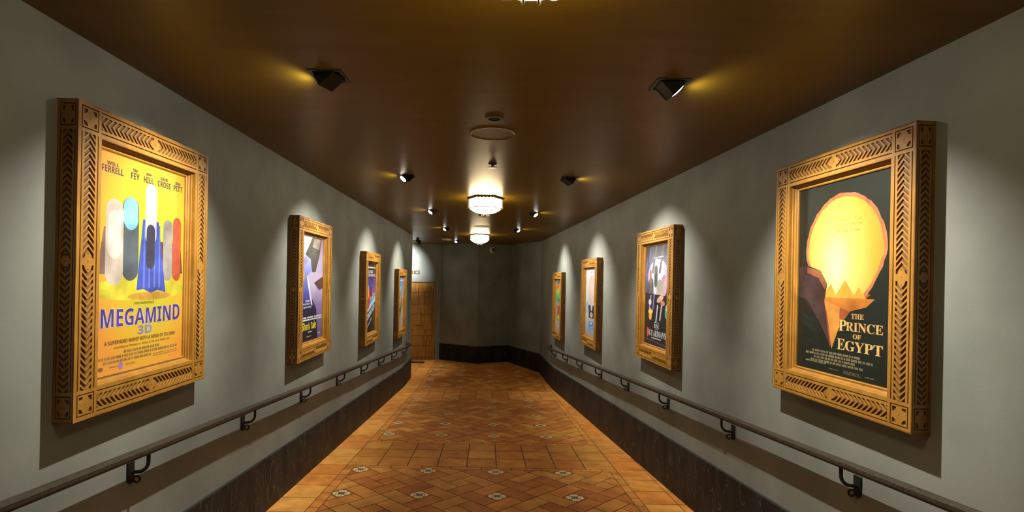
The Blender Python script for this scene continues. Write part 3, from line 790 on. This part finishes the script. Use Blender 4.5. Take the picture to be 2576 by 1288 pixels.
def frame_at(side, yc, ztop, label, art, proto=None):
    """hang a framed poster: side -1 on the left wall, +1 on the right wall"""
    if side < 0:
        loc = Vector((xl(yc)+.0005, yc, EYE+ztop-FH)); rz = math.pi/2 + math.atan(.0109)
    else:
        loc = Vector((xr(yc)-.0005, yc, EYE+ztop-FH)); rz = -math.pi/2 + math.atan(.0589)
    r = empty('framed_poster', loc, rz)
    tag(r, label, 'framed poster', 'carved gilt poster frames along the corridor')
    if proto is None:
        fr = make_frame_mesh(r); mo = make_moulding(r)
    else:
        for q in proto:
            c = q.copy(); COL.objects.link(c); c.parent = r
        fr, mo = proto
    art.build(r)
    return fr, mo
K = 1.008
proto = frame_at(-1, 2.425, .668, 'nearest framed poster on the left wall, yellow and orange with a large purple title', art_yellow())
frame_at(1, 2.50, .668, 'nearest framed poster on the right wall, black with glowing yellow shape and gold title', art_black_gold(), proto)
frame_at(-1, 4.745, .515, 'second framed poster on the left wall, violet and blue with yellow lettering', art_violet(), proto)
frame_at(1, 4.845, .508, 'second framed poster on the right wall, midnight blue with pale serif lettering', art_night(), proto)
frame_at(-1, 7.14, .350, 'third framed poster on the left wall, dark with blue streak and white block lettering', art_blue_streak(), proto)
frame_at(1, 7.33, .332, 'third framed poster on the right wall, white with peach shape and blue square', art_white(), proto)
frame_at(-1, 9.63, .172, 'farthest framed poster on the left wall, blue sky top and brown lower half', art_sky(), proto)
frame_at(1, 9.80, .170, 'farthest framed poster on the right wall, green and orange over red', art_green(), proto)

# ------------------------------------------------------------------ recessed spotlights
M_LENS = mat('lamp_lens', (1, .97, .9), .3, emit=(1, .95, .85), es=14)
def make_spot(x, y, side, ang, yaw, label, first):
    r = empty('recessed_spotlight', (x, y, ZC), 0 if side < 0 else math.pi)
    tag(r, label, 'spotlight', 'recessed square ceiling spotlights')
    # local: lights towards -x
    if first is None:
        b = MB(); o_, i_ = .079, HOLE/2-.004
        fn = lambda p, q, h: Vector((p, q, -h))
        for (x0, y0, x1, y1) in ((-o_, -o_, o_, -i_), (-o_, i_, o_, o_), (-o_, -i_, -i_, i_), (i_, -i_, o_, i_)):
            b.prism([(x0, y0), (x1, y0), (x1, y1), (x0, y1)], fn, -.001, .004, cap0=True)
        trim = b.build('trim', M_TRIM, r)
        b = MB(); h = HOLE/2-.001; T = .15
        vs = [(-h, -h), (h, -h), (h, h), (-h, h)]
        for k in range(4):
            p, q = vs[k], vs[(k+1) % 4]
            b.face([(p[0], p[1], 0), (q[0], q[1], 0), (q[0], q[1], T), (p[0], p[1], T)])
        b.face([(v[0], v[1], T) for v in vs])
        can = b.build('housing', M_BLACK, r)
        # head: square-section body turned towards the wall, fins on the back, steel side arm
        b = MB(); s = .048
        b.box((0, 0, 0), (2*s, .088, 2*s-.004))
        for k in range(6):
            b.box((0.0, -.036+.0145*k, s+.004), (1.5*s, .004, .016))
        b.prism([(s*.8*math.cos(2*math.pi*e/24), s*.8*math.sin(2*math.pi*e/24)) for e in range(24)], lambda p, q, h: Vector((p, q, -h)), s-.004, s+.004, 0, 0, True)
        head = b.build('lamp_head', M_BLACK, r)
        b = MB(); b.box((s+.0005, -.046, 0), (.003, .003, 2*s)); b.box((0, -.0455, -s+.001), (2*s, .002, .003))
        arm = b.build('bracket', M_TRIM, head)
        b = MB()
        b.lathe([(.0001, -s-.0090), (.018, -s-.0080), (.030, -s-.0055), (.034, -s-.0042)], (0, 0, 0), 28)
        lens = b.build('lens', M_LENS, head, fixn=False)
        parts = (trim, can, head, arm, lens)
    else:
        trim, can, head0, arm0, lens0 = first
        for q in (trim, can):
            c = q.copy(); COL.objects.link(c); c.parent = r
        head = head0.copy(); COL.objects.link(head); head.parent = r
        for q in (arm0, lens0):
            c = q.copy(); COL.objects.link(c); c.parent = head
        parts = first
    head.location = (-.004, 0, .006)
    # each head is tilted to the wall and some are swivelled a little up the corridor
    sw = math.radians(yaw)*(1 if side < 0 else -1)
    Rh = Matrix.Rotation(sw, 3, 'Z') @ Matrix.Rotation(math.radians(ang), 3, 'Y')
    head.rotation_euler = Rh.to_euler()
    org = head.location + Rh @ Vector((0, 0, -.048-.014))
    for nm, en, size, bl, dirn in (('beam', E_SPOT, 86, 1.0, Vector((-math.sin(math.radians(35)), 0, -math.cos(math.radians(35))))),
                                   ('spill', E_SPILL, 176, .45, Vector((-math.sin(math.radians(48)), 0, -math.cos(math.radians(48)))))):
        ld = D.lights.new(nm, 'SPOT'); ld.energy = en; ld.color = WARM; ld.spot_size = math.radians(size); ld.spot_blend = bl; ld.shadow_soft_size = .014
        lo = D.objects.new('lamp_'+nm, ld); COL.objects.link(lo); lo.parent = r
        lo.location = org + (Vector((0, 0, -.012)) if nm == 'spill' else Vector((0, 0, 0)))
        lo.rotation_euler = dirn.to_track_quat('-Z', 'Y').to_euler()
    return parts
first = None
for s_ in SPOTS:
    q_ = make_spot(*s_, first)
    if first is None: first = q_

# ------------------------------------------------------------------ hexagonal flush lamps
M_GLASS = mat('glowing_glass', (.9, .85, .75), .4, emit=LAMPC, es=E_GLASS)
M_GLASS.node_tree.nodes['Principled BSDF'].inputs['Emission Color'].default_value = (1, .77, .44, 1)
def hexp(R, a0=0.0): return [(R*math.cos(a0+math.pi/3*k), R*math.sin(a0+math.pi/3*k)) for k in range(6)]
def make_hex(loc, label):
    r = empty('ceiling_lamp', loc); tag(r, label, 'ceiling lamp', 'hexagonal flush ceiling lamps down the corridor')
    R = .198; fn = lambda p, q, h: Vector((p, q, -h))
    b = MB()
    ho, hi = hexp(R+.012), hexp(R-.012)
    for k in range(6):
        j = (k+1) % 6
        b.prism([ho[k], ho[j], hi[j], hi[k]], fn, 0, .016, cap0=True)
    for k in range(6): b.prism([(ho[k][0]*(1.0)+.008*math.cos(a), ho[k][1]+.008*math.sin(a)) for a in [math.pi*2*e/8 for e in range(8)]], fn, 0, .014)
    b.build('top_rim', M_BRONZE, r)
    b = MB(); Rg = R-.010; hg = hexp(Rg)
    b.prism(hg, fn, .012, .128)
    # bowl
    n = 36; prof = []
    for i in range(9):
        t = 1-i/8; prof.append((t*(Rg*.93)+.0005, -.128-.060*(1-t**2.6)))
    b.lathe(prof, (0, 0, 0), n)
    g = b.build('glass_shade', M_GLASS, r, smooth=True)
    b = MB()
    lo_, li_ = hexp(R+.004), hexp(R-.012)
    for k in range(6):
        j = (k+1) % 6
        b.prism([lo_[k], lo_[j], li_[j], li_[k]], fn, .122, .130, cap0=True)
        b.tube([(lo_[k][0]*.995, lo_[k][1]*.995, -.010), (lo_[k][0]*.995, lo_[k][1]*.995, -.130)], .0035, 6)
        # straps to the finial
        c = []
        for i in range(9):
            t = 1-i/8; rr = (Rg*.98)*t+.006; c.append((rr*math.cos(math.pi/3*k), rr*math.sin(math.pi/3*k), -.130-.061*(1-t**2.6)))
        b.tube(c, .0028, 6)
        # filigree: curls and dots on each side panel, scallops on the top
        A, B2 = Vector((*lo_[k], 0)), Vector((*lo_[j], 0))
        for i in range(4):
            for zz in (-.045, -.085):
                p = A.lerp(B2, .2+.2*i); b.box((p.x*.985, p.y*.985, zz), (.009, .009, .009))
        for i in range(5):
            p = A.lerp(B2, .1+.2*i); b.box((p.x*.985, p.y*.985, -.020), (.022, .022, .008))
    b.build('cage', M_BRONZE, r)
    b = MB(); b.lathe([(.0001, -.186), (.044, -.192), (.040, -.206), (.012, -.214), (.006, -.222), (.0001, -.226)], (0, 0, 0), 12)
    for k in range(6):
        x, y = .043*math.cos(math.pi/3*k), .043*math.sin(math.pi/3*k)
        b.lathe([(.0001, -.204), (.005, -.208), (.006, -.216), (.0001, -.226)], (x, y, 0), 8)
    b.build('finial', M_STEEL, r, smooth=True)
    for k in range(6):
        b = MB(); b.lathe([(.0001, -.122), (.005, -.124), (.006, -.127), (.0001, -.132)], (lo_[k][0], lo_[k][1], 0), 8)
        b.build('drop', M_STEEL, r)
    return r
make_hex((.087, 1.325, ZC), 'hexagonal glass ceiling lamp almost wholly above the photo, its tip at the top edge')
hx = make_hex((-.103, 5.95, ZC), 'larger glowing hexagonal ceiling lamp with bronze cage in mid corridor')
hx2 = make_hex((-.292, 10.75, ZC), 'smaller, farther glowing hexagonal ceiling lamp near the end walls')

# ------------------------------------------------------------------ other ceiling fittings
r = empty('recessed_downlight', (-.010, 3.03, ZC)); tag(r, 'small round unlit recessed downlight in front of the round speaker', 'downlight')
b = MB(); b.lathe([(.034, .0), (.036, -.004), (.053, -.004), (.055, 0)], (0, 0, 0), 32); b.build('trim_ring', M_TRIM, r, smooth=True)
b = MB(); b.lathe([(.036, -.001), (.030, -.0015), (.0001, -.0016)], (0, 0, 0), 32); b.build('dark_baffle', M_BLACK, r)
b = MB(); b.lathe([(.0001, -.003), (.010, -.003), (.013, -.0016)], (.0, 0, 0), 24); b.build('lamp_face', M_TRIM, r)
M_GRILLE = noisy('speaker_grille', (0.15, 0.085, 0.022), (0.18, 0.105, 0.032), nscale=200, rough=.5)
def speaker(x, y, label, R=.154):
    r = empty('ceiling_speaker', (x, y, ZC)); tag(r, label, 'speaker', 'round ceiling speakers')
    b = MB(); b.lathe([(R-.016, -.0012), (R-.012, -.0032), (R-.006, -.0032), (R, 0)], (0, 0, 0), 48); b.build('rim', M_CEIL, r, smooth=True)
    b = MB(); b.lathe([(.0001, -.0012), (R-.015, -.0012)], (0, 0, 0), 48); b.build('grille', M_GRILLE, r, smooth=True)
speaker(-.02, 3.35, 'nearer large round ceiling speaker painted brown like the ceiling')
speaker(-.23, 9.16, 'far round ceiling speaker just before the smaller hexagonal lamp', .146)
def sprinkler(x, y, label, R=.040, hgt=.030):
    r = empty('fire_sprinkler', (x, y, ZC)); tag(r, label, 'sprinkler', 'pendent sprinkler heads')
    b = MB(); b.lathe([(R*.9, 0), (R*.75, -.008), (.012, -.012), (.010, -hgt+.01)], (0, 0, 0), 20); b.build('body', M_BRONZE, r, smooth=True)
    b = MB(); b.lathe([(.0001, -hgt+.008), (R*.8, -hgt+.004), (R, -hgt), (R*.96, -hgt-.004), (.0001, -hgt-.005)], (0, 0, 0), 20); b.build('deflector', M_STEEL, r, smooth=True)
sprinkler(-.02, 4.20, 'silver fire sprinkler on the ceiling before the larger hexagonal lamp')
sprinkler(-.185, 7.55, 'silver fire sprinkler behind the larger hexagonal lamp', .052, .035)
r = empty('smoke_detector', (-1.115, 12.15, ZC)); tag(r, 'flat pale round smoke detector on the ceiling near the door', 'smoke detector')
b = MB(); b.lathe([(.112, 0), (.112, -.012), (.10, -.022), (.0001, -.026)], (0, 0, 0), 32); b.build('cover', M_WHITEP, r, smooth=True)
b = MB(); b.lathe([(.030, -.0255), (.028, -.031), (.0001, -.032)], (0, 0, 0), 16); b.build('test_button', M_STEEL, r, smooth=True)
# surface fitting with two black heads that lights the wall over the door
r = empty('bar_spotlight', (-2.13, 12.90, ZC)); tag(r, 'pale bar on the ceiling with a black spot head, left of the smoke detector', 'spotlight')
b = MB(); b.box((0, 0, -.012), (.44, .05, .024)); b.build('bar', M_WHITEP, r, bevel=.004)
def sp_head(par, dx, dy, dz, nm='spot_head'):
    b = MB(); Rm = Matrix.Rotation(math.radians(-60), 3, 'X')
    b.lathe([(.0001, .045), (.030, .045), (.040, -.035), (.0001, -.035)], (dx, dy, dz), 18, 0, Rm)
    b.tube([(dx, dy, 0), (dx, dy, dz)], .008, 8)
    return b.build(nm, M_BLACK, par, smooth=True)
sp_head(r, .27, -.02, -.030)
r2 = empty('ceiling_spotlight', (-1.80, 12.15, ZC)); tag(r2, 'small all-black ceiling spot head nearest the left wall corner', 'spotlight')
sp_head(r2, 0, 0, -.035); b = MB(); b.lathe([(.0001, -.006), (.035, -.006), (.038, 0)], (0, 0, 0), 20); b.build('canopy', M_BLACK, r2)
ld = D.lights.new('sign_beam', 'SPOT'); ld.energy = E_SIGN; ld.color = (1, .98, .95); ld.spot_size = math.radians(64); ld.spot_blend = 1; ld.shadow_soft_size = .02
lo = D.objects.new('lamp_sign_beam', ld); COL.objects.link(lo); lo.parent = r
lo.location = (-.22, -.32, -.10); lo.rotation_euler = Vector((-.07, 1.0, -.42)).to_track_quat('-Z', 'Y').to_euler()

# dome camera on the far wall
mid = (Vector(END[1])+Vector(END[2]))/2
dm = (Vector(END[2])-Vector(END[1])).normalized(); nrm = Vector((-dm.y, dm.x, 0));
if nrm.y > 0: nrm = -nrm
Pc = Vector((-.036, 0, 0)); tpar = (Pc.x-END[1][0])/(END[2][0]-END[1][0]); Pc.y = END[1][1]+tpar*(END[2][1]-END[1][1]); Pc.z = EYE+.80
r = empty('security_camera', Pc); tag(r, 'round white security camera with dark eye on the far wall', 'security camera')
Rd = nrm.to_track_quat('Z', 'Y').to_matrix()
b = MB(); prof = [(.088, 0), (.088, .02)] + [(.085*math.cos(a), .03+.075*math.sin(a)) for a in [math.pi/2*i/8 for i in range(8)]] + [(.0001, .105)]
b.lathe(prof, (0, 0, 0), 32, 0, Rd); b.build('housing', M_WHITEP, r, smooth=True)
ld_ = (Vector((.28, -1, -.02))).normalized(); Re = ld_.to_track_quat('Z', 'Y').to_matrix(); c0 = Vector(nrm)*.03+ld_*.058
b = MB(); b.lathe([(.046, .0), (.046, .022), (.040, .028), (.0001, .03)], c0, 24, 0, Re); b.build('eye_ring', M_LENSB, r, smooth=True)
b = MB(); b.lathe([(.010, .029), (.008, .033), (.0001, .034)], c0, 16, 0, Re); b.build('lens', M_STEEL, r, smooth=True)

# ------------------------------------------------------------------ handrails
def handrail(side, label):
    xw = xl if side < 0 else xr
    dirn = LDIR if side < 0 else RDIR
    r = empty('handrail', (xw(5.0), 5.0, 0)); base = Vector((xw(5.0), 5.0, 0))
    tag(r, label, 'handrail', 'handrails down both sides of the ramp')
    inw = Vector((-dirn.y, dirn.x, 0)) * (-1 if side < 0 else 1)       # towards the corridor
    if inw.x*(-side) < 0: inw = -inw
    OFF = .088
    z0, k = (-.641, .0680) if side < 0 else (-.644, .0668)
    def top(y): return EYE + z0 - k*min(y, 10.30)
    def ctr(y, zoff=-.018):
        return Vector((xw(y), y, top(y)+zoff)) + inw*OFF - base
    ys = [-1.6, 0, 2, 4, 6, 8, 10.0, 10.3, 10.62]
    b = MB()
    # moulded section: slightly domed top, flat underside
    sec = [(-.020, -.012), (.020, -.012), (.022, -.007), (.022, .008), (.018, .015), (.007, .018), (-.007, .018), (-.018, .015), (-.022, .008), (-.022, -.007)]
    def ring(c, a): # a = across direction
        kx = len(b.v); b.v += [tuple(c+a*p+Vector((0, 0, q))) for p, q in sec]; return kx
    rings = [ring(ctr(y), inw) for y in ys]
    # return to the wall
    yE = ys[-1]; c = ctr(yE)
    for i in range(1, 5):
        a = math.pi/2*i/4; cc = c + dirn*(.05*math.sin(a)) - inw*(.05*(1-math.cos(a)))
        rings.append(ring(cc, (inw*math.cos(a)+dirn*math.sin(a))))
    cc = c + dirn*.05 - inw*(OFF-.004); rings.append(ring(cc, dirn))
    n = len(sec)
    for a, c2 in zip(rings, rings[1:]):
        for j in range(n): b.f.append([a+j, a+(j+1) % n, c2+(j+1) % n, c2+j]); b.m.append(0); b.a.append(0)
    b.f.append([rings[0]+j for j in range(n)]); b.m.append(0); b.a.append(0); b.f.append([rings[-1]+j for j in range(n)][::-1]); b.m.append(0); b.a.append(0)
    b.build('rail', M_RAIL, r)
    b = MB()
    ysu = ys[:-1] + [10.6]
    for ya, yb in zip(ysu, ysu[1:]):
        A, B2 = ctr(ya, -.0330), ctr(yb, -.0330)
        kx = len(b.v)
        for P_ in (A, B2):
            b.v += [tuple(P_+inw*p+Vector((0, 0, q))) for p, q in ((-.019, -.0035), (.019, -.0035), (.019, .0035), (-.019, .0035))]
        for j in range(4): b.f.append([kx+j, kx+(j+1) % 4, kx+4+(j+1) % 4, kx+4+j]); b.m.append(0); b.a.append(0)
    b.build('flat_bar', M_BLACK, r)
    def bracket(y, first):
        c = ctr(y, -.036)
        if first is None:
            b = MB(); wl = -inw*OFF
            O = Vector((0, 0, 0))
            pts = [O, O+Vector((0, 0, -.040))]
            for i in range(1, 8):
                a = math.pi/2*i/7; pts.append(O+Vector((0, 0, -.040-.050*math.sin(a)))-inw*(.052*(1-math.cos(a))))
            pts.append(O+Vector((0, 0, -.092))+wl*.95)
            b.tube(pts, .0085, 8)
            arm = b.build('bracket', M_BLACK, r, smooth=True)
            # wall plate with pointed foot
            b = MB(); R_ = lambda p, q, h: wl + dirn*p + Vector((0, 0, -.09+q)) + inw*h
            b.prism([(-.021, .045), (-.021, -.035), (-.012, -.050), (0, -.058), (.012, -.050), (.021, -.035), (.021, .045)], R_, .0, .010, cap0=True)
            pl = b.build('wall_plate', M_BLACK, arm)
            # scroll
            b = MB(); pts = []
            for i in range(15):
                a = -math.pi*.55+math.pi*1.55*i/14; rr = .017-.004*i/14
                pts.append(wl + inw*(.034+rr*math.cos(a)) + Vector((0, 0, -.122+rr*math.sin(a))))
            pts = [wl+inw*.008+Vector((0, 0, -.125))] + pts
            b.tube(pts, .0048, 6)
            sc = b.build('scroll', M_BLACK, arm, smooth=True)
            arm.location = c
            return arm, pl, sc
        a0, p0, s0 = first
        a = a0.copy(); COL.objects.link(a); a.location = c
        for q in (p0, s0):
            x = q.copy(); COL.objects.link(x); x.parent = a
        return first
    f = None
    y = 10.14
    while y > -1.5:
        q = bracket(y, f)
        if f is None: f = q
        y -= 1.105
    # flange where the rail returns to the wall
    b = MB(); cc = ctr(10.62)+dirn*.05-inw*OFF
    b.prism([(.040*math.cos(2*math.pi*e/16), .040*math.sin(2*math.pi*e/16)) for e in range(16)], lambda p, q, h: cc+dirn*p+Vector((0, 0, q))+inw*h, 0, .008, cap0=True)
    b.tube([cc+inw*.01+Vector((0, 0, -.03)), cc+inw*.05+Vector((0, 0, -.075)), cc+inw*.03+Vector((0, 0, -.10)), cc+inw*.012+Vector((0, 0, -.08))], .007, 8)
    b.build('end_flange', M_BLACK, r)
handrail(-1, 'dark handrail on scrolled brackets along the left wall')
handrail(1, 'dark handrail on scrolled brackets along the right wall')

# ------------------------------------------------------------------ door, sign, floor grate
def build_door():
    nn = Vector((-DDIR.y, DDIR.x, 0))
    if nn.y > 0: nn = -nn
    O = DOORP + DDIR*.147 + Vector((0, 0, ZLOW))
    P = lambda p, q, h: O + DDIR*p + Vector((0, 0, q)) + nn*h
    W_, H_ = .95, 2.085
    b = MB(); b.prism([(0, 0.006), (W_, 0.006), (W_, H_), (0, H_)], P, 0, .012)
    def Q(x, y): return ((385-x)/545.0, H_-(y-80)/524.0)
    pan = [(-120, 125, 140, 218), (182, 322, 140, 215), (-120, 325, 288, 378), (-120, 125, 458, 520), (165, 325, 445, 522), (-120, 65, 540, 742), (80, 205, 605, 680), (222, 255, 540, 742), (265, 332, 605, 742), (-120, 238, 755, 820), (250, 335, 755, 820), (-120, 330, 892, 962), (-120, 330, 985, 1130)]
    for x0, x1, y0, y1 in pan:
        (p1, q1), (p0, q0) = Q(x0, y0), Q(x1, y1)
        b.prism([(p0, q0), (p1, q0), (p1, q1), (p0, q1)], P, .012, .024)
    d = struct(b.build('door_1', M_DOOR))
    for z in (.25, 1.05, 1.83):
        b = MB(); b.tube([P(-.008, z-.045, .016), P(-.008, z+.045, .016)], .008, 8); b.build('hinge', M_BLACK, d)
    b = MB()
    b.prism([(-.06, 0), (-.012, 0), (-.012, H_+.02), (-.06, H_+.02)], P, 0, .022); b.prism([(W_+.012, 0), (W_+.06, 0), (W_+.06, H_+.02), (W_+.012, H_+.02)], P, 0, .022)
    b.prism([(-.06, H_+.02), (W_+.06, H_+.02), (W_+.06, H_+.07), (-.06, H_+.07)], P, 0, .022)
    struct(b.build('trim_1', M_CASING))
    # raised letters on the wall over the door, running on behind the left corner
    vs, fs = text_polys(serif('DREAMWORKS'), 0.0)
    x0 = min(v.x for v in vs); x1 = max(v.x for v in vs); y0 = min(v.y for v in vs); y1 = max(v.y for v in vs)
    hh = .090; ww = (x1-x0)/(y1-y0)*hh*1.05
    # right end of the word
    pr = .60
    b = MB()
    zc = EYE + .177 - ZLOW
    for h0, h1 in ((.002, .016),):
        n = len(b.v)
        for h in (h0, h1):
            for v in vs:
                a = (v.x-x0)/(x1-x0); q = (v.y-y0)/(y1-y0)
                b.v.append(tuple(P(pr-.147+ww*(1-a), zc-hh/2+hh*q, h)))
        m_ = len(vs)
        from collections import Counter
        ec = Counter()
        for f in fs:
            b.f.append([n+m_+i for i in f]); b.m.append(0); b.a.append(0)
            for i in range(len(f)):
                ec[(f[i], f[(i+1) % len(f)])] += 1
        for (i, j) in list(ec):
            if (j, i) not in ec: b.f.append([n+i, n+j, n+m_+j, n+m_+i]); b.m.append(0); b.a.append(0)
    tag(b.build('sign_lettering', M_GOLD), 'raised bronze capital letters on the wall above the wooden door', 'sign')
build_door()
gy = 13.42
b = MB(); r = empty('floor_grate', (-2.05, gy, ZLOW+.003)); tag(r, 'dark rectangular floor grate in the tiles before the door', 'floor grate')
b.box((0, 0, .0015), (.60, .26, .003)); b.build('tray', M_BLACK, r)
b = MB()
for k in range(18): b.box((-.28+.033*k, 0, .005), (.010, .24, .004))
b.build('bars', M_BRONZE, r)
